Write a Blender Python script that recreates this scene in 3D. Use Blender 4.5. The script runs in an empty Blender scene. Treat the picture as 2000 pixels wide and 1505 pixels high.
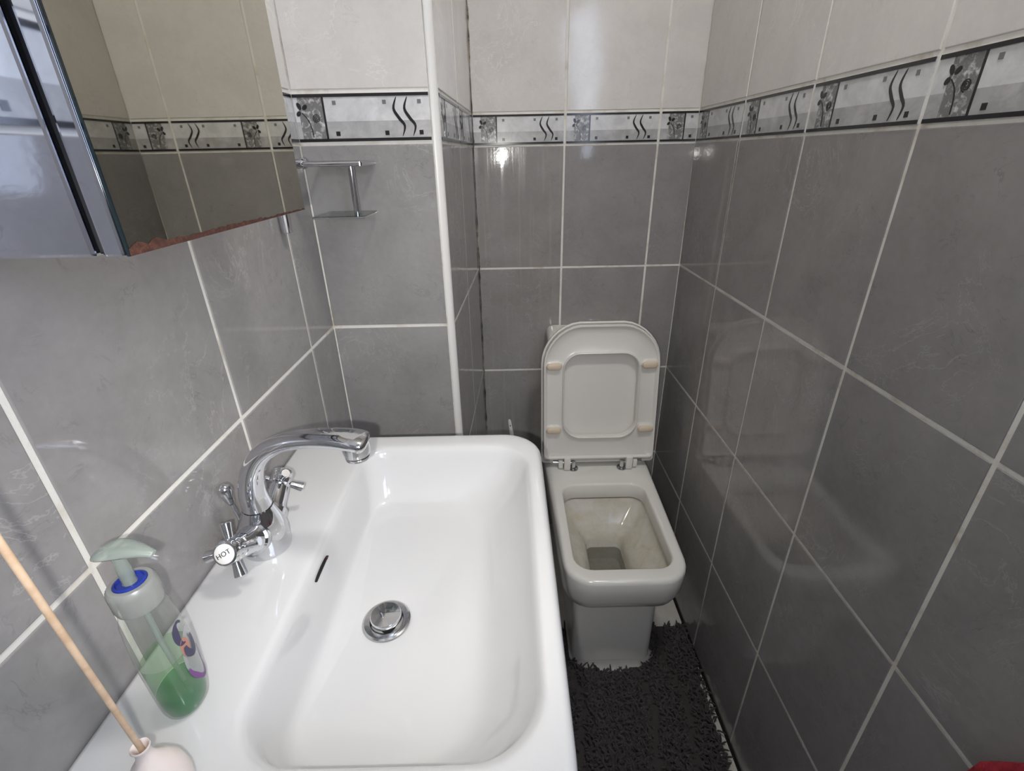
import bpy, bmesh, math, random
from mathutils import Vector, Matrix
random.seed(7)
C = bpy.context.scene.collection
sc = bpy.context.scene
PI = math.pi

# ------------------------------------------------------------------ camera
CAM = Vector((0.0, 0.0, 1.2873))
YAW, PITCH, ROLL = 0.0037, -0.4468, -0.0198
fwd = Vector((math.sin(YAW)*math.cos(PITCH), math.cos(YAW)*math.cos(PITCH), math.sin(PITCH)))
rgt = Vector((math.cos(YAW), -math.sin(YAW), 0)); upv = rgt.cross(fwd)
r2 = math.cos(ROLL)*rgt + math.sin(ROLL)*upv
u2 = -math.sin(ROLL)*rgt + math.cos(ROLL)*upv
cd = bpy.data.cameras.new('camera'); cam = bpy.data.objects.new('camera', cd); C.objects.link(cam)
cd.sensor_fit = 'HORIZONTAL'; cd.sensor_width = 36.0; cd.lens = 36.0*938.5/2000.0
cd.clip_start = 0.01
cam.matrix_world = Matrix(((r2.x, u2.x, -fwd.x, CAM.x), (r2.y, u2.y, -fwd.y, CAM.y), (r2.z, u2.z, -fwd.z, CAM.z), (0, 0, 0, 1)))
sc.camera = cam

# ------------------------------------------------------------------ world, lights, exposure
w = bpy.data.worlds.new('world'); sc.world = w; w.use_nodes = True
bg = w.node_tree.nodes['Background']; bg.inputs[0].default_value = (0.62, 0.76, 1.0, 1); bg.inputs[1].default_value = 1.0

def aim(o, target):
    o.rotation_euler = (Vector(target)-o.location).to_track_quat('-Z', 'Y').to_euler()

def area(name, loc, target, sx, sy, power, col):
    l = bpy.data.lights.new(name, 'AREA'); l.shape = 'RECTANGLE'; l.size = sx; l.size_y = sy
    l.energy = power; l.color = col
    o = bpy.data.objects.new(name, l); C.objects.link(o); o.location = loc; aim(o, target); return o
# daylight coming in through the window behind the photographer
area('window_daylight', (0.505, -0.50, 1.62), (-0.5, -0.30, 1.45), 0.52, 0.8, 9.0, (0.69, 0.79, 1.0))
# the phone's torch, a couple of centimetres beside the lens
fl = bpy.data.lights.new('phone_torch', 'SPOT'); fl.energy = 15.0; fl.color = (1.0, 0.968, 0.925)
fl.spot_size = math.radians(96); fl.spot_blend = 1.0; fl.shadow_soft_size = 0.004
flo = bpy.data.objects.new('phone_torch', fl); C.objects.link(flo)
flo.location = CAM - 0.022*r2 - 0.016*u2
aim(flo, flo.location + fwd - 0.16*r2)

vs = sc.view_settings
vs.view_transform = 'Standard'; vs.look = 'None'; vs.gamma = 1.0; vs.use_curve_mapping = False
vs.exposure = -0.08

# ------------------------------------------------------------------ materials
def s2l(c):
    return tuple(((x/255)/12.92 if x/255 <= .04045 else ((x/255+.055)/1.055)**2.4) for x in c)

def mat(name, col=(200, 200, 200), rough=0.5, metal=0.0, **kw):
    m = bpy.data.materials.new(name); m.use_nodes = True
    b = m.node_tree.nodes['Principled BSDF']
    b.inputs['Base Color'].default_value = (*s2l(col), 1)
    b.inputs['Roughness'].default_value = rough; b.inputs['Metallic'].default_value = metal
    for k, v in kw.items():
        b.inputs[k.replace('_', ' ')].default_value = v
    return m

class NT:
    """small node-building helper"""
    def __init__(s, m): s.m = m; s.t = m.node_tree; s.b = s.t.nodes['Principled BSDF']
    def n(s, typ, **kw):
        x = s.t.nodes.new(typ)
        for k, v in kw.items(): setattr(x, k, v)
        return x
    def l(s, a, b): s.t.links.new(a, b)
    def coords(s, rnd=True):
        tc = s.n('ShaderNodeTexCoord')
        if not rnd: return tc.outputs['Object']
        oi = s.n('ShaderNodeObjectInfo'); mu = s.n('ShaderNodeMath', operation='MULTIPLY'); mu.inputs[1].default_value = 37.0
        s.l(oi.outputs['Random'], mu.inputs[0])
        cx = s.n('ShaderNodeCombineXYZ')
        for i in range(3): s.l(mu.outputs[0], cx.inputs[i])
        va = s.n('ShaderNodeVectorMath', operation='ADD'); s.l(tc.outputs['Object'], va.inputs[0]); s.l(cx.outputs[0], va.inputs[1])
        return va.outputs[0]
    def noise(s, vec, scale, detail=4, rough=.55, dist=0.0):
        x = s.n('ShaderNodeTexNoise'); x.inputs['Scale'].default_value = scale; x.inputs['Detail'].default_value = detail
        x.inputs['Roughness'].default_value = rough; x.inputs['Distortion'].default_value = dist
        s.l(vec, x.inputs['Vector']); return x.outputs['Fac']
    def ramp(s, fac, stops):
        r = s.n('ShaderNodeValToRGB'); e = r.color_ramp.elements
        while len(e) < len(stops): e.new(.5)
        for el, (p, c) in zip(e, stops):
            el.position = p; el.color = (*c, 1) if len(c) == 3 else c
        s.l(fac, r.inputs[0]); return r.outputs[0]
    def mix(s, f, a, b, mode='MIX'):
        x = s.n('ShaderNodeMix', data_type='RGBA', blend_type=mode)
        if isinstance(f, (int, float)): x.inputs[0].default_value = f
        else: s.l(f, x.inputs[0])
        for v, i in ((a, 6), (b, 7)):
            if isinstance(v, tuple): x.inputs[i].default_value = (*v, 1)
            else: s.l(v, x.inputs[i])
        return x.outputs[2]
    def bump(s, h, strength, dist):
        b = s.n('ShaderNodeBump'); b.inputs['Strength'].default_value = strength; b.inputs['Distance'].default_value = dist
        s.l(h, b.inputs['Height']); s.l(b.outputs[0], s.b.inputs['Normal']); return b

def tile_mat(name, dark, light, vein_d, vein_l, rough=.13, streak=False):
    m = mat(name, dark, rough); t = NT(m); v = t.coords()
    base = t.ramp(t.noise(v, 9, 7, .62, .4), [(.32, s2l(dark)), (.70, s2l(light))])
    fine = t.noise(v, 90, 3, .6)
    base = t.mix(.22, base, t.ramp(fine, [(.35, s2l(dark)), (.65, s2l(light))]))
    a = t.noise(v, 14, 5, .6, 1.6)               # thin hairline veins
    vd = t.ramp(a, [(.485, (0, 0, 0)), (.5, (1, 1, 1)), (.515, (0, 0, 0))])
    a2 = t.noise(v, 7, 6, .62, 2.2)
    vl = t.ramp(a2, [(.488, (0, 0, 0)), (.5, (1, 1, 1)), (.512, (0, 0, 0))])
    spot = t.ramp(t.noise(v, 5, 2), [(.5, (0, 0, 0)), (.62, (1, 1, 1))])
    spot2 = t.ramp(t.noise(v, 22, 2), [(.52, (0, 0, 0)), (.66, (1, 1, 1))])
    mk = t.n('ShaderNodeMath', operation='MULTIPLY'); t.l(vd, mk.inputs[0]); t.l(spot2, mk.inputs[1])
    mk2 = t.n('ShaderNodeMath', operation='MULTIPLY'); t.l(vl, mk2.inputs[0]); t.l(spot, mk2.inputs[1])
    hf = t.n('ShaderNodeMath', operation='MULTIPLY'); hf.inputs[1].default_value = .6; t.l(mk.outputs[0], hf.inputs[0])
    base = t.mix(hf.outputs[0], base, s2l(vein_d)); base = t.mix(mk2.outputs[0], base, s2l(vein_l))
    if streak:                                   # limescale runs left by water
        mp = t.n('ShaderNodeMapping'); mp.inputs['Scale'].default_value = (75, 1, 2.2); t.l(v, mp.inputs['Vector'])
        st = t.ramp(t.noise(mp.outputs[0], 1.0, 4, .6), [(.54, (0, 0, 0)), (.76, (.42, .42, .42))])
        base = t.mix(st, base, s2l((176, 172, 164)))
        t.l(t.ramp(t.noise(mp.outputs[0], 1.3, 3, .6), [(.45, (rough,)*3), (.75, (.22,)*3)]), t.b.inputs['Roughness'])
    t.l(base, t.b.inputs['Base Color'])
    wave = t.noise(v, 5.5, 1, .4)
    bp = t.bump(wave, .5, .0045)
    b2 = t.n('ShaderNodeBump'); b2.inputs['Strength'].default_value = .10; b2.inputs['Distance'].default_value = .0006
    t.l(t.noise(v, 140, 3), b2.inputs['Height']); t.l(bp.outputs[0], b2.inputs['Normal']); t.l(b2.outputs[0], t.b.inputs['Normal'])
    return m

M = {}
M['grey_tile'] = tile_mat('grey_marble_tile', (139, 136, 135), (156, 153, 152), (122, 119, 119), (165, 162, 161), .07)
M['streaked_tile'] = tile_mat('streaked_marble_tile', (139, 136, 134), (156, 153, 151), (122, 119, 119), (165, 162, 161), .06, True)
M['light_tile'] = tile_mat('pale_stone_tile', (211, 207, 202), (225, 221, 216), (202, 197, 191), (230, 227, 222), .10)
m = mat('grout', (226, 222, 214), .85); t = NT(m); v = t.coords(False)
t.l(t.ramp(t.noise(v, 18, 5, .65), [(.28, s2l((196, 186, 168))), (.48, s2l((230, 227, 219))), (.8, s2l((236, 234, 229)))]), t.b.inputs['Base Color'])
t.bump(t.noise(v, 220, 3), .4, .001); M['grout'] = m
def border_mat(name, a, b, scale, lo, hi):
    m = mat(name, a, .18); t = NT(m); v = t.coords()
    t.l(t.ramp(t.noise(v, scale, 6, .65, .6), [(lo, s2l(a)), (hi, s2l(b))]), t.b.inputs['Base Color']); return m
M['b_light'] = border_mat('border_pale', (198, 198, 198), (222, 222, 222), 30, .35, .65)
M['b_mid'] = border_mat('border_grey', (166, 165, 164), (194, 193, 192), 28, .4, .68)
M['b_panel'] = border_mat('border_mottled', (124, 123, 122), (214, 213, 210), 110, .5, .66)
M['b_black'] = mat('black_glaze', (42, 40, 42), .14)
M['b_dim'] = mat('grey_glaze', (120, 120, 120), .2)
M['trim'] = mat('white_plastic_trim', (226, 224, 220), .3)
M['ceramic'] = mat('white_ceramic', (204, 204, 204), .09, Coat_Weight=.4, Coat_Roughness=.03)
m = mat('aged_ceramic', (228, 226, 220), .12); t = NT(m); v = t.coords(False)
M['toilet'] = m
m = mat('bowl_inside', (205, 200, 186), .1); t = NT(m); v = t.coords(False)
t.l(t.ramp(t.noise(v, 22, 5, .6, .5), [(.35, s2l((212, 210, 203))), (.62, s2l((200, 194, 178))), (.85, s2l((176, 160, 134)))]), t.b.inputs['Base Color']); M['bowl_in'] = m
M['rim_brown'] = mat('brown_underside', (136, 112, 92), .6)  # brown strip on the underside of the pan's rim
M['seat'] = mat('seat_plastic', (228, 225, 219), .22)
M['cream'] = mat('cream_rubber', (222, 204, 180), .45)
M['chrome'] = mat('chrome', (216, 217, 220), .06, 1.0)
M['chrome2'] = mat('spotted_chrome', (205, 206, 208), .12, 1.0)
t = NT(M['chrome2']); v = t.coords(False)
t.l(t.ramp(t.noise(v, 120, 4), [(.4, (.08,)*3), (.75, (.3,)*3)]), t.b.inputs['Roughness'])
M['steel'] = mat('polished_steel', (220, 224, 234), .05, 1.0)
M['dark'] = mat('dark_gap', (12, 11, 12), .8)
M['mirror'] = mat('mirror', (216, 213, 200), .015, 1.0)
M['glass_edge'] = mat('mirror_glass_edge', (14, 30, 35), .10, Coat_Weight=1.0)
m = mat('rust', (120, 60, 40), .85); t = NT(m); v = t.coords(False)
t.l(t.ramp(t.noise(v, 260, 5, .7), [(.32, s2l((36, 18, 13))), (.52, s2l((66, 34, 24))), (.72, s2l((98, 60, 42)))]), t.b.inputs['Base Color']); M['rust'] = m
M['white_print'] = mat('white_enamel', (236, 234, 230), .2)
M['ink'] = mat('dark_ink', (38, 36, 40), .5)
m = mat('floor_tile', (206, 202, 194), .35); t = NT(m); v = t.coords(False)
t.l(t.ramp(t.noise(v, 12, 5), [(.3, s2l((192, 188, 180))), (.7, s2l((214, 211, 204)))]), t.b.inputs['Base Color']); M['floor'] = m
M['plaster'] = mat('painted_plaster', (222, 220, 214), .8)
M['rear'] = mat('bounce_cut_paint', (150, 144, 138), .85)  # unseen rear walls, darkened to cut the light they bounce back
m = mat('shag', (46, 42, 44), .95); t = NT(m); v = t.coords(False)
t.l(t.ramp(t.noise(v, 60, 3), [(.3, s2l((48, 44, 45))), (.7, s2l((76, 70, 70)))]), t.b.inputs['Base Color'])
t.b.inputs['Sheen Weight'].default_value = .2; M['shag'] = m
M['mat_back'] = mat('mat_backing', (66, 61, 60), .95)
m = mat('reed', (196, 168, 134), .7); t = NT(m); v = t.coords(False)
t.l(t.ramp(t.noise(v, 90, 3), [(.3, s2l((190, 160, 130))), (.7, s2l((218, 192, 164)))]), t.b.inputs['Base Color']); M['reed'] = m
M['vase'] = mat('cream_porcelain', (224, 212, 206), .25)
m = mat('red_cloth', (150, 22, 38), .95); t = NT(m); v = t.coords(False)
t.l(t.ramp(t.noise(v, 120, 4), [(.3, s2l((120, 8, 24))), (.7, s2l((172, 40, 56)))]), t.b.inputs['Base Color'])
t.bump(t.noise(v, 300, 3), .6, .002); M['red'] = m
M['blue'] = mat('blue_plastic', (34, 52, 140), .25)
m = mat('sealant', (150, 140, 128), .6); t = NT(m); v = t.coords(False)
t.l(t.ramp(t.noise(v, 26, 6, .7), [(.42, s2l((26, 23, 22))), (.52, s2l((96, 88, 78))), (.6, s2l((176, 166, 150)))]), t.b.inputs['Base Color']); M['seal'] = m

def clear(name, tint, refl=.12, rough=.05, body=None, bodyw=0.0, ior=1.45):
    """thin clear plastic or liquid: see-through with a Fresnel sheen, optionally milky"""
    m = bpy.data.materials.new(name); m.use_nodes = True; nt = m.node_tree; nt.nodes.clear()
    out = nt.nodes.new('ShaderNodeOutputMaterial'); tr = nt.nodes.new('ShaderNodeBsdfTransparent'); tr.inputs[0].default_value = (*tint, 1)
    gl = nt.nodes.new('ShaderNodeBsdfGlossy'); gl.inputs['Roughness'].default_value = rough
    lw = nt.nodes.new('ShaderNodeLayerWeight'); lw.inputs[0].default_value = .5
    pw = nt.nodes.new('ShaderNodeMath'); pw.operation = 'POWER'; pw.inputs[1].default_value = 4.0; nt.links.new(lw.outputs['Facing'], pw.inputs[0])
    fr = nt.nodes.new('ShaderNodeMath'); fr.operation = 'MULTIPLY_ADD'; fr.inputs[1].default_value = .75; fr.inputs[2].default_value = ((ior-1)/(ior+1))**2
    nt.links.new(pw.outputs[0], fr.inputs[0])
    last = tr.outputs[0]
    if body:
        df = nt.nodes.new('ShaderNodeBsdfPrincipled'); df.inputs['Base Color'].default_value = (*body, 1); df.inputs['Roughness'].default_value = .35
        df.inputs['Subsurface Weight'].default_value = 0
        mx = nt.nodes.new('ShaderNodeMixShader'); mx.inputs[0].default_value = bodyw
        nt.links.new(last, mx.inputs[1]); nt.links.new(df.outputs[0], mx.inputs[2]); last = mx.outputs[0]
    m2 = nt.nodes.new('ShaderNodeMixShader'); nt.links.new(fr.outputs[0], m2.inputs[0])
    nt.links.new(last, m2.inputs[1]); nt.links.new(gl.outputs[0], m2.inputs[2]); nt.links.new(m2.outputs[0], out.inputs[0])
    return m
M['bottle'] = clear('clear_bottle', (.95, .965, .95), body=(.5, .55, .5), bodyw=.05)
M['soap'] = clear('green_soap', (.48, .78, .52), body=(.05, .26, .11), bodyw=.45, ior=1.2)
M['film'] = clear('soap_film', (.82, .93, .80), body=(.16, .34, .15), bodyw=.25, ior=1.1)
M['milky'] = clear('milky_plastic', (.86, .93, .88), body=(.40, .44, .41), bodyw=.42, rough=.2)
M['frost'] = clear('frosted_collar', (.85, .87, .84), body=(.36, .37, .35), bodyw=.62, rough=.25)
M['pane'] = clear('window_glass', (.97, .98, 1.0))
M['shelf_glass'] = clear('shelf_glass', (.80, .84, .83), rough=.02)
M['water'] = clear('water', (.64, .65, .62), body=(.24, .24, .22), bodyw=.25, ior=1.33, rough=.01)
M['label_film'] = clear('label_film', (.8, .8, .84), body=(.45, .45, .48), bodyw=.6)
M['purple'] = mat('purple_print', (112, 62, 128), .4)
M['navy'] = mat('navy_print', (58, 56, 84), .4)
M['peach'] = mat('peach_print', (176, 122, 106), .4)

# ------------------------------------------------------------------ mesh helpers
def obj(name, bm, m, parent=None, smooth=None, mats=None):
    me = bpy.data.meshes.new(name); bm.normal_update(); bm.to_mesh(me); bm.free()
    for x in (mats or [m]): me.materials.append(x)
    if smooth is not None:
        me.polygons.foreach_set('use_smooth', [True]*len(me.polygons))
        me.set_sharp_from_angle(angle=math.radians(smooth))
    o = bpy.data.objects.new(name, me); C.objects.link(o)
    if parent: o.parent = parent
    return o
def tag(o, label, cat, group=None):
    o['label'] = label; o['category'] = cat
    if group: o['group'] = group
    return o
def thing(name, loc, label, cat):
    o = bpy.data.objects.new(name, None); C.objects.link(o); o.location = loc; o.empty_display_size = .05
    return tag(o, label, cat)
def struct(o, label=None):
    o['kind'] = 'structure'
    if label: o['label'] = label
    return o
def box(bm, x0, x1, y0, y1, z0, z1, bev=0, seg=2, mi=0):
    r = bmesh.ops.create_cube(bm, size=1.0); vs_ = r['verts']
    for v in vs_:
        v.co = Vector(((x0+x1)/2+v.co.x*(x1-x0), (y0+y1)/2+v.co.y*(y1-y0), (z0+z1)/2+v.co.z*(z1-z0)))
    fs = list({f for v in vs_ for f in v.link_faces})
    for f in fs: f.material_index = mi
    if bev:
        es = list({e for v in vs_ for e in v.link_edges})
        bmesh.ops.bevel(bm, geom=es, offset=bev, segments=seg, affect='EDGES', profile=.5)
    return bm
def rrect(x0, x1, y0, y1, r, n=6):
    if not isinstance(r, (tuple, list)): r = (r,)*4
    pts = []
    for (cx, cy, sx, sy, a0, rr) in ((x1, y1, -1, -1, 0, r[0]), (x0, y1, 1, -1, 90, r[1]), (x0, y0, 1, 1, 180, r[2]), (x1, y0, -1, 1, 270, r[3])):
        for i in range(n+1):
            a = math.radians(a0+90*i/n)
            pts.append((cx+sx*rr+rr*math.cos(a), cy+sy*rr+rr*math.sin(a)))
    return pts
def loft(bm, loops, cap0=True, cap1=True, mis=None):
    rows = [[bm.verts.new(p) for p in lp] for lp in loops]; n = len(rows[0])
    for k in range(len(rows)-1):
        for i in range(n):
            f = bm.faces.new((rows[k][i], rows[k][(i+1) % n], rows[k+1][(i+1) % n], rows[k+1][i]))
            if mis: f.material_index = mis[k]
    if cap0: bm.faces.new(list(reversed(rows[0])))
    if cap1:
        f = bm.faces.new(rows[-1])
        if mis: f.material_index = mis[-1]
    return rows
def at_z(pts, z): return [(x, y, z) for x, y in pts]
def lathe(bm, prof, seg=24, mtx=None, cap0=True, cap1=True):
    loops = []
    for r, z in prof:
        lp = []
        for i in range(seg):
            a = 2*PI*i/seg; p = Vector((r*math.cos(a), r*math.sin(a), z))
            lp.append(tuple(mtx @ p) if mtx else tuple(p))
        loops.append(lp)
    return loft(bm, loops, cap0, cap1)
def frame_to(p, d, ref=(0, 0, 1)):
    d = Vector(d).normalized(); r = Vector(ref)
    if abs(d.dot(r)) > .98: r = Vector((1, 0, 0))
    x = r.cross(d).normalized(); y = d.cross(x)
    return Matrix(((x.x, y.x, d.x, p[0]), (x.y, y.y, d.y, p[1]), (x.z, y.z, d.z, p[2]), (0, 0, 0, 1)))
def tube(bm, pts, rad, seg=14, side=None, cap=True, power=2.0):
    """swept tube; rad: list of r or (r_side, r_other); side = fixed sideways axis"""
    P = [Vector(p) for p in pts]; loops = []; px = None
    for i, p in enumerate(P):
        d = (P[min(i+1, len(P)-1)]-P[max(i-1, 0)]).normalized()
        if side: x = Vector(side); x = (x-d*x.dot(d)).normalized()
        elif px is None:
            x = Vector((0, 0, 1)) if abs(d.z) < .9 else Vector((1, 0, 0)); x = (x-d*x.dot(d)).normalized()
        else: x = (px-d*px.dot(d)).normalized()
        px = x; y = d.cross(x); r = rad[i] if isinstance(rad, list) else rad
        ra, rb = r if isinstance(r, tuple) else (r, r)
        lp = []
        for k in range(seg):
            a = 2*PI*k/seg; c, s = math.cos(a), math.sin(a)
            c = math.copysign(abs(c)**(2/power), c); s = math.copysign(abs(s)**(2/power), s)
            lp.append(tuple(p+x*ra*c+y*rb*s))
        loops.append(lp)
    return loft(bm, loops, cap, cap)
def spline(pts, n=8):
    """Catmull-Rom through points (tuples of any length)"""
    out = []; N = len(pts)
    for i in range(N-1):
        p0, p1, p2, p3 = pts[max(i-1, 0)], pts[i], pts[i+1], pts[min(i+2, N-1)]
        for k in range(n):
            t_ = k/n
            out.append(tuple(.5*((2*b)+(-a+c)*t_+(2*a-5*b+4*c-d)*t_**2+(-a+3*b-3*c+d)*t_**3) for a, b, c, d in zip(p0, p1, p2, p3)))
    out.append(tuple(pts[-1])); return out
def subsurf(o, lv=2):
    md = o.modifiers.new('smooth', 'SUBSURF'); md.levels = lv; md.render_levels = lv; return o

# ------------------------------------------------------------------ the room
XL, XR, YB, YP, YF, ZC = -0.349, 0.510, 1.436, 0.917, -1.0, 2.34
XPF, XPB = -0.110, -0.086               # pilaster's side face, front and back corner
TW, TH, G = 0.250, 0.3288, 0.0062       # tile pitch and joint
ZJ = [0.0, 0.3274, 0.6562, 0.985, 1.3105]
ZB0, ZB1 = 1.3130, 1.3830               # decorated border course
ZU = [1.3895, 1.7173, 2.0461, ZC]
TD = 0.0016                              # how proud the tile faces stand of the joints

o = struct(obj('floor', box(bmesh.new(), XL-.05, XR+.05, YF-.05, YB+.05, -.04, 0), M['floor']))
o = struct(obj('ceiling', box(bmesh.new(), XL-.05, XR+.05, YF-.05, YB+.05, ZC, ZC+.04), M['plaster']))

_cache = {}
def tile_mesh(wd, ht, kind):
    key = (round(wd, 4), round(ht, 4), kind)
    if key in _cache: return _cache[key]
    bm = bmesh.new(); b = .0011
    lp = lambda ins, y: [(ins, y, ins), (wd-ins, y, ins), (wd-ins, y, ht-ins), (ins, y, ht-ins)]
    loft(bm, [lp(0, 0), lp(0, -TD*.45), lp(b*.4, -TD*.85), lp(b, -TD)], False, True)
    me = bpy.data.meshes.new('tile'); bm.normal_update(); bm.to_mesh(me); bm.free(); me.materials.append(M[kind])
    _cache[key] = me; return me

def border_meshes(u0, u1):
    """decorated border tile cut to the run u0..u1 of its 0.246 m pattern"""
    key = ('border', round(u0, 4), round(u1, 4))
    if key in _cache: return _cache[key]
    H = ZB1-ZB0; wd = u1-u0
    bm = bmesh.new(); mi = {'b_light': 0, 'b_mid': 1, 'b_panel': 2}
    us = [u for u in (0, .021, .061, .246)]
    def quad(a, b, v0, v1, k):
        a, b = max(a, u0), min(b, u1)
        if b-a < 1e-5: return
        f = bm.faces.new([bm.verts.new((x-u0, -TD, z*H)) for x, z in ((a, v0), (b, v0), (b, v1), (a, v1))]); f.material_index = mi[k]
    for a, b in ((0, .021), (.061, .246)):
        quad(a, b, 0, .43, 'b_mid'); quad(a, b, .43, 1, 'b_light')
    quad(.021, .061, 0, 1, 'b_panel')
    # edge skirt
    fr = [(0, -TD, 0), (wd, -TD, 0), (wd, -TD, H), (0, -TD, H)]; bk = [(x, 0, z) for x, _, z in fr]
    for i in range(4):
        bm.faces.new([bm.verts.new(p) for p in (fr[i], bk[i], bk[(i+1) % 4], fr[(i+1) % 4])])
    me = bpy.data.meshes.new('border_tile'); bm.normal_update(); bm.to_mesh(me); bm.free()
    for k in ('b_light', 'b_mid', 'b_panel'): me.materials.append(M[k])
    # raised glaze decoration
    bm = bmesh.new(); e = .0005
    def solid(poly, mi_=0, hgt=e):
        n = len(poly)
        f0 = [bm.verts.new((u, -TD, v)) for u, v in poly]; f1 = [bm.verts.new((u, -TD-hgt, v)) for u, v in poly]
        f = bm.faces.new(f1); f.material_index = mi_
        for i in range(n):
            f = bm.faces.new((f0[i], f0[(i+1) % n], f1[(i+1) % n], f1[i])); f.material_index = mi_
    rect = lambda a, b, c, d, mi_=0, h=e: solid([(a, c), (b, c), (b, d), (a, d)], mi_, h)
    rect(.001, .245, 0, .0047, 0, .0012); rect(.001, .245, H-.0047, H, 0, .0012)
    rect(.0606, .0638, .0042, H-.0042)
    for u in (.0805, .163, .2205):
        rect(u-.0034, u+.0034, .17*H-.0034, .17*H+.0034); rect(u-.003, u+.003, .815*H-.003, .815*H+.003, 1)
    def stroke(path, wid):
        n = len(path); L_, R_ = [], []
        for i in range(n):
            a, b = path[max(i-1, 0)], path[min(i+1, n-1)]; d = Vector((b[0]-a[0], b[1]-a[1])).normalized()
            s = i/(n-1); w_ = wid(s); L_.append((path[i][0]-d.y*w_, path[i][1]+d.x*w_)); R_.append((path[i][0]+d.y*w_, path[i][1]-d.x*w_))
        for i in range(n-1):
            solid([L_[i], R_[i], R_[i+1], L_[i+1]])
    for du in (0, .0178):
        stroke(spline([(.1835+du, .92*H), (.1775+du, .68*H), (.185+du, .48*H), (.1935+du, .31*H), (.1885+du, .09*H)], 5),
               lambda s: .0003+.0022*math.sin(PI*min(1, s*1.02))**.8 if s < 1 else .0003)
    stroke(spline([(.0252, .62*H), (.0335, .48*H), (.0375, .30*H), (.0385, .10*H)], 5), lambda s: .0007)
    stroke([(.0486+(.0012+.0055*k/26)*math.cos(.62*k+1), .5*H+(.0012+.0055*k/26)*math.sin(.62*k+1)) for k in range(27)], lambda s: .0006)
    for (cu, cv, ang, ra, rb) in ((.0222, .755, 2.0, .0058, .0033), (.0312, .73, .7, .0052, .0033), (.0200, .60, -2.3, .0046, .0033)):
        solid([(cu+ra*math.cos(ang)*math.cos(q_)-rb*math.sin(ang)*math.sin(q_), cv*H+ra*math.sin(ang)*math.cos(q_)+rb*math.cos(ang)*math.sin(q_)) for q_ in [2*PI*k/10 for k in range(10)]])
    for x, nrm in ((u0+.0004, -1), (u1-.0004, 1)):
        bmesh.ops.bisect_plane(bm, geom=list(bm.verts)+list(bm.edges)+list(bm.faces), plane_co=(x, 0, 0), plane_no=(nrm, 0, 0), clear_outer=True)
    for v in bm.verts: v.co.x -= u0
    m2 = bpy.data.meshes.new('border_decoration'); bm.normal_update(); bm.to_mesh(m2); bm.free()
    m2.materials.append(M['b_black']); m2.materials.append(M['b_dim'])
    _cache[key] = (me, m2); return me, m2

def put(name, me, parent, loc, rz, tilt=(0, 0)):
    o = bpy.data.objects.new(name, me); C.objects.link(o); o.parent = parent
    o.location = loc; o.rotation_euler = (tilt[0], 0, rz+tilt[1]); return o

def tiled(parent, org, rz, joints, cuts=(0, 0), tilts={}, streaks=()):
    """joints: positions along the wall (u) of the joint centres, first and last are the wall ends.
    cuts: where the border pattern is trimmed in the first tile"""
    ux, uy = math.cos(rz), math.sin(rz)
    # local -y is the room side: the tile back sits TD behind the face plane
    nx, ny = math.sin(rz), -math.cos(rz)
    rows = [(ZJ[i]+G/2, ZJ[i+1]-G/2, 'grey_tile') for i in range(4)]+[(ZU[i]+(G/2 if i else 0), ZU[i+1]-G/2, 'light_tile') for i in range(3)]
    for j in range(len(joints)-1):
        a = joints[j]+(G/2 if j else .0015); b = joints[j+1]-(G/2 if j < len(joints)-2 else .0015)
        P = lambda u, z: (org[0]+ux*u-nx*TD, org[1]+uy*u-ny*TD, z)
        for r, (z0, z1, k) in enumerate(rows):
            tl = tilts.get((j, r), (random.uniform(-.0012, .0012), random.uniform(-.0012, .0012)))
            if j in streaks and k == 'grey_tile': k = 'streaked_tile'
            put('tile', tile_mesh(b-a, z1-z0, k), parent, P(a, z0), rz, tl)
        wd = b-a
        u0 = 0.0
        if j == 0: u0 = max(0, cuts[0])
        u1 = min(.2478, u0+wd)
        sc_ = wd/(u1-u0)
        me, deco = border_meshes(u0, u1)
        bo = put('border_tile', me, parent, P(a, ZB0), rz); bo.scale = (sc_, 1, 1)
        do = bpy.data.objects.new('decoration', deco); C.objects.link(do); do.parent = bo

def wall_slab(name, a, b, thick=.04, z1=ZC):
    """backing wall whose room face runs a -> b (left to right seen from the room), TD behind the tile faces"""
    A, B = Vector(a), Vector(b); d = (B-A).normalized(); n = Vector((d.y, -d.x))  # room side
    f0, f1 = A-n*TD, B-n*TD; k0, k1 = f0-n*thick, f1-n*thick
    bm = bmesh.new()
    lo = [(p.x, p.y, 0) for p in (f0, f1, k1, k0)]; hi = [(p.x, p.y, z1) for p in (f0, f1, k1, k0)]
    loft(bm, [lo, hi]); return struct(obj(name, bm, M['grout']))

wb = wall_slab('wall_back', (-.13, YB), (XR+.04, YB))
tiled(wb, (XPB, YB), 0, [0, .1586-XPB, .4086-XPB, XR-XPB], tilts={(0, 3): (.008, -.006), (1, 3): (.004, -.004)}, streaks=(0,))
YT = -.0835                              # end of the tiling
wr = wall_slab('wall_right', (XR, YB+.04), (XR, YT))
tiled(wr, (XR, YB), -PI/2, [0]+[YB-1.1665+TW*k for k in range(5)]+[YB-YT], tilts={(0, 3): (.006, -.004)})
wl = wall_slab('wall_left', (XL, YF-.04), (XL, YP+.04))
lj = [.7986-TW*k for k in range(8)][::-1]; lj = [y for y in lj if y > YF+.05]
tiled(wl, (XL, YF), PI/2, [0]+[y-YF for y in lj]+[YP-YF], cuts=(.246-(lj[0]-YF)+.004, 0))
wp = wall_slab('wall_pilaster_front', (XL-.04, YP), (XPF-.012, YP))
tiled(wp, (XL, YP), 0, [0, XPF-.0125-XL], cuts=(.0135, 0))
ang = math.atan2(YB-YP, XPB-XPF)
ws = wall_slab('wall_pilaster_side', (XPF+.0006, YP+.013), (XPB, YB))
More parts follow.
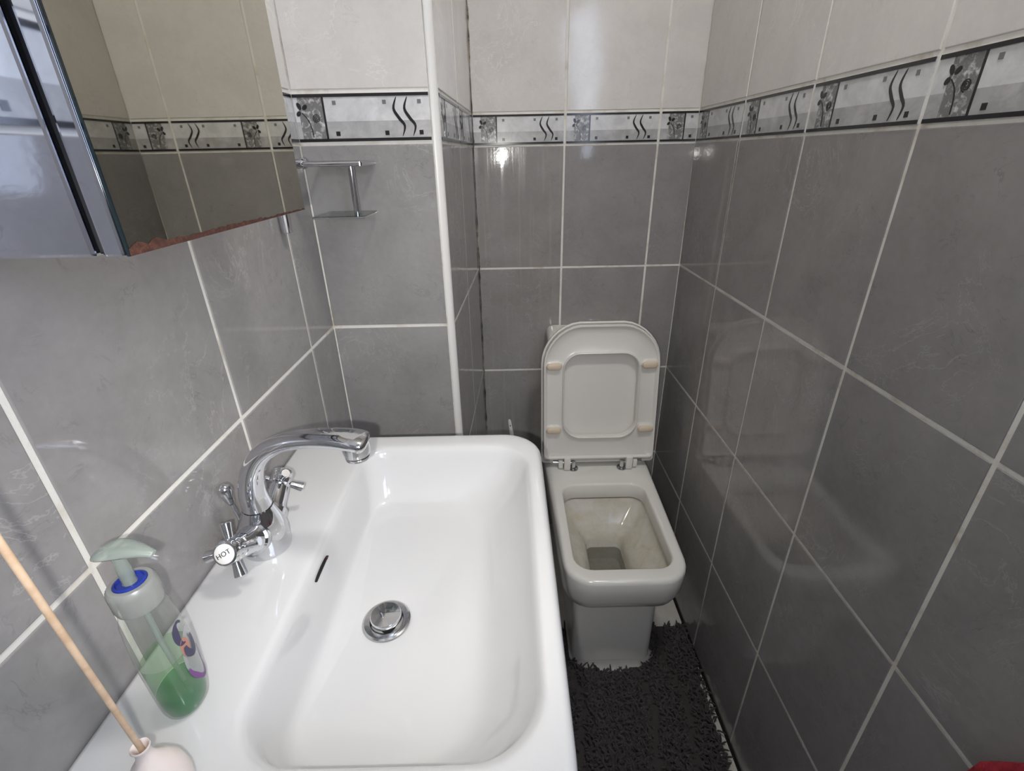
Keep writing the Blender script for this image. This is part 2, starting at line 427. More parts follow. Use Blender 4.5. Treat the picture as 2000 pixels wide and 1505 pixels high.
ud = Vector((math.cos(ang), math.sin(ang))); L_ = math.hypot(XPB-XPF, YB-YP)
tiled(ws, (XPF+ud.x*.0125, YP+ud.y*.0125), ang, [0, .2375, L_-.0125], streaks=(0, 1))
# painted wall behind the photographer with the window the daylight comes through
bm = bmesh.new()
wy0, wy1, wz0, wz1 = -.78, -.22, 1.2, 2.04
for b in ((YF, wy0, 0, ZC), (wy1, YT, 0, ZC), (wy0, wy1, 0, wz0), (wy0, wy1, wz1, ZC)):
    box(bm, XR, XR+.08, b[0], b[1], b[2], b[3])
struct(obj('wall_right_rear', bm, M['rear']))
struct(obj('wall_front', box(bmesh.new(), XL-.04, XR+.08, YF-.05, YF, 0, ZC), M['rear']))
bm = bmesh.new()
for b in ((wy0, wy0+.035, wz0, wz1), (wy1-.035, wy1, wz0, wz1), (wy0+.035, wy1-.035, wz0, wz0+.035), (wy0+.035, wy1-.035, wz1-.035, wz1)):
    box(bm, XR+.02, XR+.06, b[0], b[1], b[2], b[3], .004)
wf = struct(obj('window_1', bm, M['trim']))
obj('pane', box(bmesh.new(), XR+.036, XR+.040, wy0+.036, wy1-.036, wz0+.036, wz1-.036), M['pane'], wf)
# white outside-corner profile of the pilaster
bm = bmesh.new(); R_ = .0118; cx, cy = XPF-R_+.0012, YP+R_-.0012
prof = [(cx+R_*math.cos(math.radians(a)), cy+R_*math.sin(math.radians(a))) for a in range(-96, 7, 6)]+[(cx, cy)]
loft(bm, [at_z(prof, .001), at_z(prof, ZC-.001)])
struct(obj('trim_1', bm, M['trim'], smooth=35))
# cracked mouldy sealant in the corner between pilaster and back wall
bm = bmesh.new(); loops = []
for i in range(121):
    z = .02+i*(ZC-.04)/120; a = .0030+random.uniform(-.0014, .0016); b = .0026+random.uniform(-.001, .0016)
    loops.append([(XPB+.0006, YB-.0006, z), (XPB+.0005, YB-b, z), (XPB+a*.55, YB-b*.55, z), (XPB+a, YB-.0005, z)])
loft(bm, loops); struct(obj('trim_2', bm, M['seal']))
bm = bmesh.new()
loft(bm, [[(XR-.0002, y, .0002), (XR-.0002, y, .007), (XR-.006, y, .0002)] for y in [YB-.03-k*.1 for k in range(19)]])
struct(obj('trim_3', bm, M['dark']))

# ceiling lamp (above the frame)
t_ = thing('ceiling_lamp', (.34, .42, ZC), 'round white ceiling lamp with chrome ring above the basin', 'lamp')
bm = bmesh.new(); lathe(bm, [(.02, -.03), (.09, -.03), (.12, -.012), (.125, 0)], 32); obj('base', bm, M['chrome'], t_, 40)
bm = bmesh.new(); lathe(bm, [(.004, -.062), (.05, -.058), (.085, -.046), (.1, -.0305)], 32)
mm = mat('lamp_diffuser', (255, 246, 230), .4); mm.node_tree.nodes['Principled BSDF'].inputs['Emission Color'].default_value = (1.0, .98, .96, 1)
mm.node_tree.nodes['Principled BSDF'].inputs['Emission Strength'].default_value = 80.0
obj('diffuser', bm, mm, t_, 40)

# ------------------------------------------------------------------ wash basin
ZR = .867
bas = thing('wash_basin', (-.15, .43, 0), 'white ceramic wash basin with raised rim fixed to the grey tiled wall', 'basin')
ox, oy = -.15, .43
X0, X1, Y0, Y1 = XL+.0015, .047, .150, .697
DX, DY = -.1560, .4045                     # drain
N = 10
def L4(x0, x1, y0, y1, r, z, n=N):
    return [(x-ox, y-oy, z) for x, y in rrect(x0, x1, y0, y1, r, n)]
def dip(lp, f):  # raise or lower individual points of a loop
    return [(x, y, f(x+ox, y+oy, z)) for x, y, z in lp]
def blend(a, b, s): return [tuple(p*(1-s)+q*s for p, q in zip(u, v)) for u, v in zip(a, b)]
circ = lambda r, z: [(x-ox, y-oy, z) for x, y in rrect(DX-r, DX+r, DY-r, DY+r, r*.999, N)]
outer = [
    L4(X0, X1-.075, Y0+.085, Y1-.085, (.05, .004, .004, .05), ZR-.165),
    L4(X0, X1-.045, Y0+.055, Y1-.055, (.06, .004, .004, .06), ZR-.150),
    L4(X0, X1-.016, Y0+.022, Y1-.022, (.065, .004, .004, .065), ZR-.105),
    L4(X0, X1-.003, Y0+.004, Y1-.004, (.065, .004, .004, .065), ZR-.050),
    L4(X0, X1, Y0, Y1, (.062, .004, .004, .062), ZR-.020),
    L4(X0, X1, Y0, Y1, (.062, .004, .004, .062), ZR-.010),
    L4(X0, X1-.002, Y0+.002, Y1-.002, (.060, .004, .004, .060), ZR-.004),
    L4(X0, X1-.007, Y0+.007, Y1-.007, (.056, .004, .004, .056), ZR),
    L4(X0+.004, X1-.014, Y0+.016, Y1-.016, (.052, .006, .006, .052), ZR),
]
iX0, iX1, iY0, iY1 = -.232, .026, .209, .655
ri = (.060, .040, .055, .062)
inner = [
    L4(iX0-.010, iX1+.002, iY0-.009, iY1+.009, ri, ZR),
    L4(iX0-.004, iX1-.002, iY0-.003, iY1+.003, ri, ZR-.002),
    L4(iX0, iX1-.006, iY0+.002, iY1-.002, ri, ZR-.007),
    L4(iX0+.0025, iX1-.010, iY0+.005, iY1-.006, ri, ZR-.020),
]
r3 = (.060, .034, .045, .060)
ZD = ZR-.086                             # waste level
def bowl_floor(lp):                      # almost flat, falling gently to the waste
    return [(x, y, ZD+.05*max(0, math.hypot(x+ox-DX, y+oy-DY)-.036)) for x, y, z in lp]
inner += [
    L4(iX0+.0060, iX1-.024, iY0+.012, iY1-.016, r3, ZR-.045),
    L4(iX0+.0090, iX1-.046, iY0+.022, iY1-.030, r3, ZR-.0670),
    L4(iX0+.0105, iX1-.055, iY0+.027, iY1-.036, r3, ZR-.0735),
    L4(iX0+.0135, iX1-.066, iY0+.034, iY1-.042, r3, ZR-.0785),
    bowl_floor(L4(iX0+.0180, iX1-.080, iY0+.045, iY1-.053, r3, 0)),
]
c3 = L4(iX0+.0240, iX1-.10, iY0+.065, iY1-.075, (.05, .03, .04, .05), 0)
end = circ(.036, ZD); inner.append(bowl_floor(c3))
for s in (.3, .6, .85, 1.0):
    inner.append(bowl_floor(blend(c3, end, s)))
inner.append(circ(.0265, ZD-.0005)); inner.append(circ(.0250, ZD-.004)); inner.append(circ(.0245, ZD-.045))
bm = bmesh.new(); rows = loft(bm, outer+inner, True, True)
body = subsurf(obj('body', bm, M['ceramic'], bas, 180), 1)
ped = bmesh.new()
pl = lambda i, z: [(x-ox, y-oy, z) for x, y in rrect(X0, -.13-i, .34+i, .53-i, (.05, .004, .004, .05), 6)]
loft(ped, [pl(0, 0), pl(.004, .03), pl(.02, .2), pl(.02, .6), pl(.0, ZR-.166)])
obj('pedestal', ped, M['ceramic'], bas, 40)
# overflow slot in the tap-side inner wall, with a rusty end
bm = bmesh.new()
sl = spline([(-.2293, .4440, ZR-.0185), (-.2290, .436, ZR-.0177), (-.2288, .424, ZR-.0173), (-.2290, .412, ZR-.0177), (-.2293, .404, ZR-.0185)], 4)
tube(bm, [(x-ox, y-oy, z) for x, y, z in sl], [(0.0017*math.sin(PI*min(.97, max(.03, i/(len(sl)-1))))**.5, .0022) for i in range(len(sl))], 8, side=(0, 0, 1))
ov = obj('overflow_slot', bm, M['dark'], bas, 60)
bm = bmesh.new(); tube(bm, [(-.2284-ox, .4435-oy, ZR-.0182), (-.2277-ox, .439-oy, ZR-.0176), (-.2274-ox, .434-oy, ZR-.0170)], [.0010, .0013, .0005], 6)
obj('rust_mark', bm, M['rust'], ov, 60)
# click-clack waste
wz = ZD
wst = thing('basin_waste', (DX, DY, wz), 'round chrome push-down plug in the white wash basin', 'plug')
bm = bmesh.new(); lathe(bm, [(.0205, -.010), (.0240, -.0020), (.0285, .0004), (.0285, .0014), (.0265, .0026), (.0200, .0020), (.0190, -.004)], 40, cap0=False, cap1=False); obj('flange', bm, M['chrome2'], wst, 35)
bm = bmesh.new(); lathe(bm, [(.0085, -.012), (.0085, .004), (.0178, .0045), (.0185, .0060), (.0185, .0098), (.0175, .0110), (.009, .0118), (.0012, .0120)], 40); obj('plug_cap', bm, M['chrome'], wst, 40)

# ------------------------------------------------------------------ mixer tap
FX, FY = -.297, .445
tap = thing('mixer_tap', (FX, FY, ZR), 'chrome swan-neck mixer tap with cross handles on the white basin', 'tap')
bm = bmesh.new()
def ob(r, z, dx=0, dy=0, ry=None):
    ry = ry or r; return [(dx+r*math.cos(2*PI*i/28), dy+ry*math.sin(2*PI*i/28), z) for i in range(28)]
loft(bm, [ob(.0265, .0003), ob(.0272, .003), ob(.0265, .009), ob(.0262, .022, .001), ob(.0255, .034, -.001), ob(.0228, .043, .0), ob(.0185, .053, .001), ob(.0160, .060, .0015)])
obj('body', bm, M['chrome'], tap, 50)
pts = spline([(.0015, 0, .058), (.0010, 0, .080), (.0070, 0, .106), (.0215, 0, .129), (.046, 0, .1435), (.077, 0, .1490), (.105, 0, .1488), (.128, 0, .1455), (.141, 0, .1405)], 5)
n = len(pts); rad = []
for i in range(n):
    s = i/(n-1)
    wv = .0158-.0040*min(1, s/.45) if s < .45 else .0115+.0065*min(1, (s-.45)/.4)**1.4
    hv = .0158-.0064*min(1, s/.5) if s < .5 else .0092-.0004*math.sin((s-.5)*6)
    if s > .93: k = 1-((s-.93)/.07)**2*.55; wv *= k; hv *= k
    rad.append((wv, hv))
bm = bmesh.new(); tube(bm, pts, rad, 20, side=(0, 1, 0), power=2.3)
sp = obj('spout', bm, M['chrome'], tap, 60)
bm = bmesh.new(); lathe(bm, [(.0152, .1445), (.0150, .1345), (.0138, .1285), (.0128, .128), (.0128, .1265), (.0132, .126), (.0130, .1235), (.0112, .1232), (.0108, .126)], 24, Matrix.Translation((.1275, 0, 0)))
obj('aerator', bm, M['chrome2'], sp, 40)
bm = bmesh.new(); lathe(bm, [(.0163, .0585), (.0165, .0592), (.0163, .0600)], 24, Matrix.Translation((.0015, 0, 0)), False, False); obj('collar_ring', bm, M['dark'], sp, 60)

def cross_handle(sign, spin, hot):
    d = Vector((0, sign*math.cos(math.radians(27)), math.sin(math.radians(27))))
    base = Vector((0, sign*.014, .0275)); Mx = frame_to(base, d)
    h = bpy.data.objects.new('handle', None); C.objects.link(h); h.parent = tap; h.empty_display_size = .02
    bm = bmesh.new(); lathe(bm, [(.0185, .000), (.0195, .009), (.0190, .013), (.0165, .0145), (.0145, .020), (.0138, .034), (.0130, .042), (.0100, .045)], 26, Mx); obj('stem', bm, M['chrome'], h, 35)
    bm = bmesh.new(); lathe(bm, [(.0095, .042), (.0135, .046), (.0140, .052), (.0128, .0545), (.0138, .0565), (.0140, .061), (.0126, .0640), (.0110, .0646)], 28, Mx); obj('hub', bm, M['chrome'], h, 35)
    for k in range(4):
        a = spin+k*PI/2; dr = (Mx.to_3x3() @ Vector((math.cos(a), math.sin(a), -.05))).normalized(); c = Mx @ Vector((0, 0, .051))
        bm = bmesh.new()
        tube(bm, [c+dr*.009, c+dr*.014, c+dr*.022, c+dr*.0285, c+dr*.0297], [.0046, .0042, .0052, .0060, .0048], 16); obj('arm', bm, M['chrome'], h, 40)
    if hot:
        bm = bmesh.new(); lathe(bm, [(.0104, .0630), (.0104, .0651), (.0085, .0660), (.001, .0663)], 28, Mx); cp = obj('cap', bm, M['white_print'], h, 40)
        cu = bpy.data.curves.new('lettering', 'FONT'); cu.body = 'HOT'; cu.size = .0072; cu.align_x = 'CENTER'; cu.align_y = 'CENTER'; cu.extrude = .00015; cu.space_character = 1.05
        tmp = bpy.data.objects.new('tmp', cu); C.objects.link(tmp); bpy.context.view_layer.update()
        me = bpy.data.meshes.new_from_object(tmp.evaluated_get(bpy.context.evaluated_depsgraph_get())); bpy.data.objects.remove(tmp)
        me.name = 'lettering'; me.materials.clear(); me.materials.append(M['ink'])
        # read upright along the picture's tilt: letters run towards the wall and up
        z = d; xw = (Vector((.62, -.05, .0)) - z*z.dot(Vector((.62, -.05, 0)))).normalized()
        xw = (Matrix.Rotation(math.radians(32), 3, z) @ xw); yw = z.cross(xw); c = Mx @ Vector((0, 0, .06640))
        me.transform(Matrix(((xw.x, yw.x, z.x, c.x), (xw.y, yw.y, z.y, c.y), (xw.z, yw.z, z.z, c.z), (0, 0, 0, 1))))
        lo = bpy.data.objects.new('lettering', me); C.objects.link(lo); lo.parent = h
    else:
        bm = bmesh.new(); lathe(bm, [(.0104, .0630), (.0104, .0651), (.0085, .0660), (.001, .0663)], 28, Mx); obj('cap', bm, M['white_print'], h, 40)
    return h
cross_handle(-1, .28, True); cross_handle(1, .62, False)
bm = bmesh.new()
tube(bm, [(-.0235, 0, .022), (-.0265, .002, .045), (-.0300, .003, .062)], [.0019, .0019, .0021], 10)
rod = obj('lift_rod', bm, M['chrome'], tap, 60)
bm = bmesh.new(); dk = Vector((-.0035, .001, .0185)); lathe(bm, [(.0024, 0), (.0042, .003), (.0058, .010), (.0080, .0180), (.0082, .0220), (.0062, .0268), (.0012, .0288)], 18, frame_to((-.0297, .003, .060), dk))
obj('knob', bm, M['chrome'], rod, 60)

# ------------------------------------------------------------------ liquid soap bottle
BX, BY = -.2835, .2605
sb = thing('soap_bottle', (BX, BY, ZR), 'clear pump soap bottle with green liquid on the white basin', 'bottle')
SB = [(.0005, .78), (.003, .90), (.010, .985), (.022, 1.02), (.050, 1.05), (.072, 1.06), (.092, 1.0), (.108, .88), (.117, .74), (.121, .66)]
def wid(z):
    for (z0, s0), (z1, s1) in zip(SB, SB[1:]):
        if z <= z1: return s0+(s1-s0)*max(0, (z-z0)/(z1-z0))
    return SB[-1][1]
AX, AY = .0158, .0190
def bsurf(a, z, off=0.0):
    s = wid(z); k = min(1, max(0, (z-.090)/.030)); ay = AY*(1-k)+.0200*k; ax = AX*(1-k)+.0200*k
    c, q_ = math.cos(a), math.sin(a); p = 2/2.35
    return ((ax*s+off)*math.copysign(abs(c)**p, c), (ay*s+off)*math.copysign(abs(q_)**p, q_), z)
ring = lambda z, off=0, n_=36: [bsurf(2*PI*i/n_, z, off) for i in range(n_)]
bm = bmesh.new(); loft(bm, [ring(z) for z, _ in SB], True, False); obj('bottle_body', bm, M['bottle'], sb, 60)
bm = bmesh.new(); loft(bm, [ring(z, -.0016) for z in (.0025, .006, .012, .020, .027)]); obj('soap', bm, M['soap'], sb, 60)
bm = bmesh.new(); loft(bm, [ring(z, -.0013) for z in (.0275, .036, .046, .056, .064)], False, False); obj('soap_film', bm, M['film'], sb, 60)
bm = bmesh.new()
for k in range(40):                                        # ribbed collar
    pass
prof = [(.0140, .1195), (.0153, .1200), (.0159, .1235), (.0161, .1360), (.0156, .1400), (.0142, .1420), (.0112, .1424), (.0108, .1410)]
loops = []
for r, z in prof:
    loops.append([((r+(.00035 if (i % 2 and .1230 < z < .1410) else 0))*math.cos(2*PI*i/72), (r+(.00035 if (i % 2 and .1230 < z < .1410) else 0))*math.sin(2*PI*i/72), z) for i in range(72)])
loft(bm, loops, False, False); obj('collar', bm, M['frost'], sb, 40)
bm = bmesh.new(); lathe(bm, [(.0109, .1405), (.0108, .1426), (.0092, .1436), (.0084, .1420), (.0048, .1420)], 30, cap0=False, cap1=False); obj('lock_ring', bm, M['blue'], sb, 40)
bm = bmesh.new(); lathe(bm, [(.0047, .1390), (.0047, .1550), (.0042, .1630), (.0045, .1720)], 18); pump = obj('pump_stem', bm, M['milky'], sb, 40)
hd = spline([(-.0150, 0, .1670, .004, .0015), (-.0105, 0, .1710, .0088, .0032), (-.0015, 0, .1732, .0108, .0038), (.009, 0, .1732, .0090, .0036), (.0195, 0, .1712, .0056, .0030), (.0262, 0, .1685, .0034, .0024)], 4)
bm = bmesh.new(); tube(bm, [(-x if False else x, y, z) for x, y, z, a, b in hd], [(a, b) for x, y, z, a, b in hd], 16, side=(0, 1, 0)); obj('pump_head', bm, M['milky'], sb, 50)
bm = bmesh.new(); tube(bm, [(-.003, 0, .1710), (.011, 0, .1710), (.023, 0, .1680)], [.0034, .0030, .0022], 12); obj('nozzle', bm, M['milky'], pump, 50)
bm = bmesh.new(); tube(bm, [(0, 0, .1420), (.001, 0, .08), (.004, .002, .010)], .0022, 10); obj('dip_tube', bm, M['milky'], sb, 60)
# printed label on the +X face
def patch(poly, off, m_, name, par=None):
    bm = bmesh.new(); c = bm.verts.new(bsurf(sum(p[0] for p in poly)/len(poly), sum(p[1] for p in poly)/len(poly), off))
    v_ = [bm.verts.new(bsurf(a, z, off)) for a, z in poly]
    for i in range(len(v_)): bm.faces.new((c, v_[i], v_[(i+1) % len(v_)]))
    return obj(name, bm, m_, par or sb, 180)
def ringpatch(ca, cz, ra, rz, th, a0, a1, off, m_, name, par):
    bm = bmesh.new(); prev = None
    for i in range(25):
        q_ = a0+(a1-a0)*i/24; w_ = th*(.35+.65*math.sin(PI*i/24))
        pr = [bm.verts.new(bsurf(ca+(ra-k*w_/AX)*math.cos(q_), cz+(rz-k*w_)*math.sin(q_), off)) for k in (0, 1)]
        if prev: bm.faces.new((prev[0], pr[0], pr[1], prev[1]))
        prev = pr
    return obj(name, bm, m_, par, 180)
ell = lambda ca, cz, ra, rz: [(ca+ra*math.cos(2*PI*i/20), cz+rz*math.sin(2*PI*i/20)) for i in range(20)]
lb = patch(ell(.42, .052, .62, .030), .0004, M['label_film'], 'label')
ringpatch(.42, .052, .62, .030, .004, PI*1.05, PI*1.98, .0007, M['purple'], 'printed_arc', lb)
ringpatch(.10, .083, .30, .012, .004, PI*.2, PI*1.5, .0007, M['navy'], 'printed_swirl', lb)
ringpatch(.26, .064, .32, .0115, .005, PI*.85, PI*2.3, .0009, M['navy'], 'printed_swirl', lb)
patch(ell(.05, .068, .18, .0095), .0007, M['peach'], 'printed_drop', lb)

# ------------------------------------------------------------------ reed in a small white vase
VX, VY = -.2535, .189
vz = thing('diffuser_vase', (VX, VY, ZR), 'small cream porcelain vase on the basin corner holding one reed', 'vase')
bm = bmesh.new(); lathe(bm, [(.012, .0003), (.0155, .002), (.0185, .014), (.0190, .024), (.0172, .036), (.0118, .047), (.0062, .055), (.0048, .060), (.0048, .0640), (.0060, .0668), (.0056, .0678), (.0040, .0662), (.0034, .058), (.0036, .03)], 32, cap1=True)
obj('vase_body', bm, M['vase'], vz, 50)
top = Vector((VX, VY, ZR+.066))
# the reed leans from the vase up and towards the photographer's left
dr = (Vector((-.2245, .1624, 1.1385))-top).normalized()
bm = bmesh.new(); tube(bm, [top+dr*s for s in (-.050, 0, .07, .14, .215, .26)], .0018, 10)
tag(obj('reed_stick', bm, M['reed'], None, 60), 'thin pale wooden reed leaning out of the small vase', 'stick')

# ------------------------------------------------------------------ mirrored cabinet
cab = thing('mirror_cabinet', (XL, .44, 1.235), 'polished steel wall cabinet with mirror door and rusted lower edge', 'cabinet')
cy0, cy1, cz0, cz1 = .303, .5895, 1.235, 1.78
def cb(x0, x1, y0, y1, z0, z1, bev=0, mi=0, bm=None):
    return box(bm or bmesh.new(), x0-XL, x1-XL, y0-.44, y1-.44, z0-1.235, z1-1.235, bev, 2, mi)
obj('cabinet_body', cb(XL+.0005, -.2530, cy0, cy1, cz0, cz1, .0022), M['steel'], cab, 8)
obj('door_gap', cb(-.2530, -.2475, cy0+.007, cy1-.007, cz0+.0006, cz1-.001), M['dark'], cab)
dr_ = obj('door', cb(-.2475, -.2345, cy0, cy1, cz0, cz1, .0020), M['steel'], cab, 8)
mg = obj('glass_edge', cb(-.2345, -.2321, cy0+.0010, cy1, cz0, cz1, .0006), M['glass_edge'], dr_, 8)
bm = bmesh.new(); ys = (cy0+.0019, cy1-.0007)
f = bm.faces.new([bm.verts.new((-.2320-XL, y-.44, z-1.235)) for y, z in ((ys[0], cz0+.0007), (ys[1], cz0+.0007), (ys[1], cz1-.0007), (ys[0], cz1-.0007))])
obj('mirror', bm, M['mirror'], dr_)
# rust creeping up the lower edge
bm = bmesh.new(); top_, bot_ = [], []
for i in range(64):
    s = i/63; y = cy0+.001+s*(cy1-cy0-.002)
    hgt = .0029*(1-s)**.5*(1 if s < .62 else .4)+.0009+random.uniform(-.0005, .0007)
    if s < .05: hgt += .004*(1-abs(s-.03)/.03 if abs(s-.03) < .03 else 0)
    if .06 < s < .12: hgt += .0040*math.sin((s-.06)/.06*PI)*random.uniform(.7, 1)
    top_.append(bm.verts.new((-.2318-XL, y-.44, .0006+hgt))); bot_.append(bm.verts.new((-.2318-XL, y-.44, .0003)))
for i in range(63): bm.faces.new((bot_[i], bot_[i+1], top_[i+1], top_[i]))
obj('rust_stain', bm, M['rust'], dr_)

# ------------------------------------------------------------------ chrome corner rack
rk = thing('corner_rack', (-.27, .87, 1.2), 'small two-tier chrome and glass rack in the tiled corner behind the cabinet', 'rack')
O = Vector((-.27, .87, 1.2))
def T(p): return tuple(Vector(p)-O)
def frame_rect(z, x0, x1, y0, y1, r):
    bm = bmesh.new()
    for a, b in (((x0, y0), (x1, y0)), ((x1, y0), (x1, y1)), ((x1, y1), (x0, y1)), ((x0, y1), (x0, y0))):
        tube(bm, [T((*a, z)), T((*b, z))], r, 10)
    return bm
up = obj('top_frame', frame_rect(1.2795, -.316, -.226, .822, .912, .0035), M['chrome'], rk, 60)
lo = obj('bottom_frame', frame_rect(1.2000, -.316, -.231, .822, .912, .0014), M['chrome'], rk, 60)
obj('glass_plate', box(bmesh.new(), -.315+.27, -.232+.27, .823-.87, .911-.87, .0004, .0030), M['shelf_glass'], lo)
obj('glass_plate', box(bmesh.new(), -.315+.27, -.227+.27, .823-.87, .911-.87, .0790, .0808), M['shelf_glass'], up)
bm = bmesh.new(); tube(bm, [T((-.2525, .862, 1.278)), T((-.2525, .862, 1.199))], .0053, 14); obj('post', bm, M['chrome'], rk, 60)
bm = bmesh.new(); tube(bm, [T((XL+.0005, .826, 1.281)), T((-.3100, .826, 1.281)), T((-.3095, .826, 1.281))], [.0068, .0068, .0058], 16)
tube(bm, [T((-.3150, .826, 1.281)), T((-.3115, .826, 1.281))], .0080, 16); obj('mount', bm, M['chrome'], rk, 60)
bm = bmesh.new(); tube(bm, [T((XL+.0090, .776, 1.33)), T((XL+.0090, .776, 1.186)), T((XL+.0090, .776, 1.185))], [.0080, .0080, .0066], 16); obj('wall_bar', bm, M['chrome'], rk, 60)
bm = bmesh.new(); tube(bm, [T((XL+.0090, .776, 1.281)), T((XL+.0075, .826, 1.281))], .004, 10); obj('bar_link', bm, M['chrome'], rk, 60)

# ------------------------------------------------------------------ toilet
TX = .266
to = thing('toilet', (TX, 1.10, 0), 'white close-coupled toilet with its lid and seat raised', 'toilet')
def TL(hw, y0, y1, rf, rb, z, n=6, hb=None):
    """rounded rectangle; hw half-width at the front, hb at the back"""
    hb = hb or hw; out = []
    for x, y in rrect(-1, 1, 0, 1, 0, n): pass
    pts = rrect(-hw, hw, y0, y1, (rb, rb, rf, rf), n)
    for x, y in pts:
        s = (y-y0)/(y1-y0); out.append((x*((1-s)+s*hb/hw), y-1.10, z))
    return out
YBK = 1.4335
pan_out = [
    TL(.110, .885, YBK, .022, .01, .0005), TL(.110, .885, YBK, .022, .01, .10), TL(.111, .886, YBK, .024, .01, .225),
    TL(.116, .884, YBK, .03, .01, .248, hb=.125), TL(.128, .848, YBK, .05, .012, .268, hb=.145), TL(.140, .818, YBK, .062, .012, .292, hb=.158),
    TL(.146, .803, YBK, .068, .012, .325, hb=.164), TL(.1475, .797, YBK, .070, .012, .36, hb=.166), TL(.1475, .795, YBK, .070, .012, .388, hb=.166),
    TL(.1455, .797, YBK, .068, .012, .396, hb=.1645), TL(.1400, .802, YBK-.004, .064, .010, .3998, hb=.160), TL(.134, .808, YBK-.01, .06, .01, .400, hb=.155),
]
pan_in = [
    TL(.1250, .832, 1.166, .046, .044, .400), TL(.1220, .835, 1.162, .045, .042, .3985), TL(.1200, .838, 1.159, .044, .040, .393),
    TL(.1190, .841, 1.152, .044, .040, .357), TL(.1215, .838, 1.156, .044, .040, .351),
    TL(.1200, .842, 1.152, .044, .040, .343), TL(.1100, .862, 1.142, .042, .036, .325), TL(.083, .90, 1.118, .034, .03, .292),
    TL(.062, .935, 1.100, .026, .024, .268), TL(.052, .948, 1.092, .02, .02, .240), TL(.048, .955, 1.085, .018, .018, .180),
]
mis = [0]*(len(pan_out)-1)+[0]+[0, 0, 0, 2]+[1]*(len(pan_in)-4)
bm = bmesh.new(); loft(bm, pan_out+pan_in, True, True, mis)
obj('pan', bm, None, to, 50, mats=[M['toilet'], M['bowl_in'], M['rim_brown']])
bm = bmesh.new(); bm.faces.new([bm.verts.new(p) for p in TL(.0505, .951, 1.0885, .018, .018, .222)]); obj('water', bm, M['water'], to)
# cistern
bm = bmesh.new()
CL = lambda hw, y0, z, r: [(x-.005, y-1.10, z) for x, y in rrect(-hw, hw, y0, YBK, (.004, .004, r, r), 6)]
loft(bm, [CL(.128, 1.345, .4005, .03), CL(.136, 1.334, .43, .035), CL(.140, 1.330, .60, .036), CL(.142, 1.328, .765, .036)])
cs = obj('cistern', bm, M['toilet'], to, 50)
bm = bmesh.new(); loft(bm, [CL(.143, 1.327, .7655, .036), CL(.146, 1.324, .769, .038), CL(.146, 1.324, .788, .038), CL(.144, 1.326, .796, .037), CL(.138, 1.332, .803, .034), CL(.126, 1.345, .807, .028)])
cl = obj('cistern_lid', bm, M['toilet'], to, 50)
bm = bmesh.new(); lathe(bm, [(.022, .8065), (.022, .8095), (.018, .811), (.001, .8113)], 24, Matrix.Translation((0, .285, 0))); obj('flush_button', bm, M['chrome'], cl, 40)
# raised seat and lid: local frame s (across), t (up along the lid), n (towards the front)
hy, hz = 1.256-1.10, .4185
lean = math.radians(7.5)
tv = Vector((0, math.sin(lean), math.cos(lean))); nv = Vector((0, -math.cos(lean), math.sin(lean)))
def S(x, t__, n_): return tuple(Vector((x, hy, hz))+tv*t__+nv*n_)
def dome(hw, t0, t1, rb, rt, n=8):
    """seat outline: nearly square at the hinge, broadly rounded at the far end"""
    pts = []
    for x, y in rrect(-hw, hw, t0, t1, (rt, rt, rb, rb), n):
        s = max(0, (y-(t1-rt))/rt); pts.append((x*(1+.0*s), y+.012*(1-(x/hw)**2)*max(0, (y-t0)/(t1-t0))**3))
    return pts
def SL(hw, t0, t1, rb, rt, n_): return [S(x, y, n_) for x, y in dome(hw, t0, t1, rb, rt)]
bm = bmesh.new()
loft(bm, [SL(.168, .0, .424, .010, .105, -.012), SL(.1735, -.001, .4295, .012, .110, -.0085), SL(.1745, -.002, .4305, .012, .111, -.003), SL(.1745, -.002, .4305, .012, .111, .004), SL(.1730, 0, .4290, .012, .110, .0052), SL(.1700, .003, .426, .010, .107, .0048), SL(.1685, .004, .4245, .010, .106, -.001), SL(.16, .012, .416, .01, .1, -.002)])
obj('lid', bm, M['seat'], to, 40)
# seat ring, seen from its underside (hollow channel between two lips)
bm = bmesh.new()
ro = lambda i, n_: SL(.1680-i, .020+i*.6, .4235-i, .012, .104-i*.6, n_)
ri_ = lambda i, n_: [S(x, y, n_) for x, y in rrect(-.1085-i, .1085+i, .092-i, .3505+i, (.048+i, .048+i, .052+i, .052+i), 8)]
rings = [ro(.001, .0035), ro(0, .008), ro(0, .0240), ro(.0010, .0252), ro(.0042, .0250), ro(.0056, .0232), ro(.011, .0175), ro(.028, .0165),
         ri_(.0085, .0165), ri_(.0045, .0185), ri_(.0035, .0262), ri_(.0018, .0275), ri_(.0002, .0262), ri_(-.0008, .020), ri_(-.0008, .0055), ri_(.012, .0042)]
loft(bm, rings+[rings[0]], False, False)
bmesh.ops.remove_doubles(bm, verts=bm.verts, dist=1e-6)
se = obj('seat', bm, M['seat'], to, 42)
for sx, t_c in ((-1, .318), (1, .318), (-1, .118), (1, .118)):     # buffers and their bases
    cx = sx*.1385
    bm = bmesh.new(); rl = lambda hx, ht, n_: [S(cx+x, t_c+y, n_) for x, y in rrect(-hx, hx, -ht, ht, min(hx, ht)*.95, 5)]
    loft(bm, [rl(.0235, .0125, .0160), rl(.0235, .0125, .0225), rl(.0222, .0112, .0235)]); bf = obj('buffer_base', bm, M['seat'], se, 40)
    bm = bmesh.new(); rl2 = lambda hx, ht, n_: [S(cx+x, t_c-.002+y, n_) for x, y in rrect(-hx, hx, -ht, ht, min(hx, ht)*.95, 5)]
    loft(bm, [rl2(.0215, .0092, .0232), rl2(.0222, .0100, .0260), rl2(.0215, .0092, .0300), rl2(.0190, .0068, .0318)]); obj('buffer', bm, M['cream'], bf, 50)
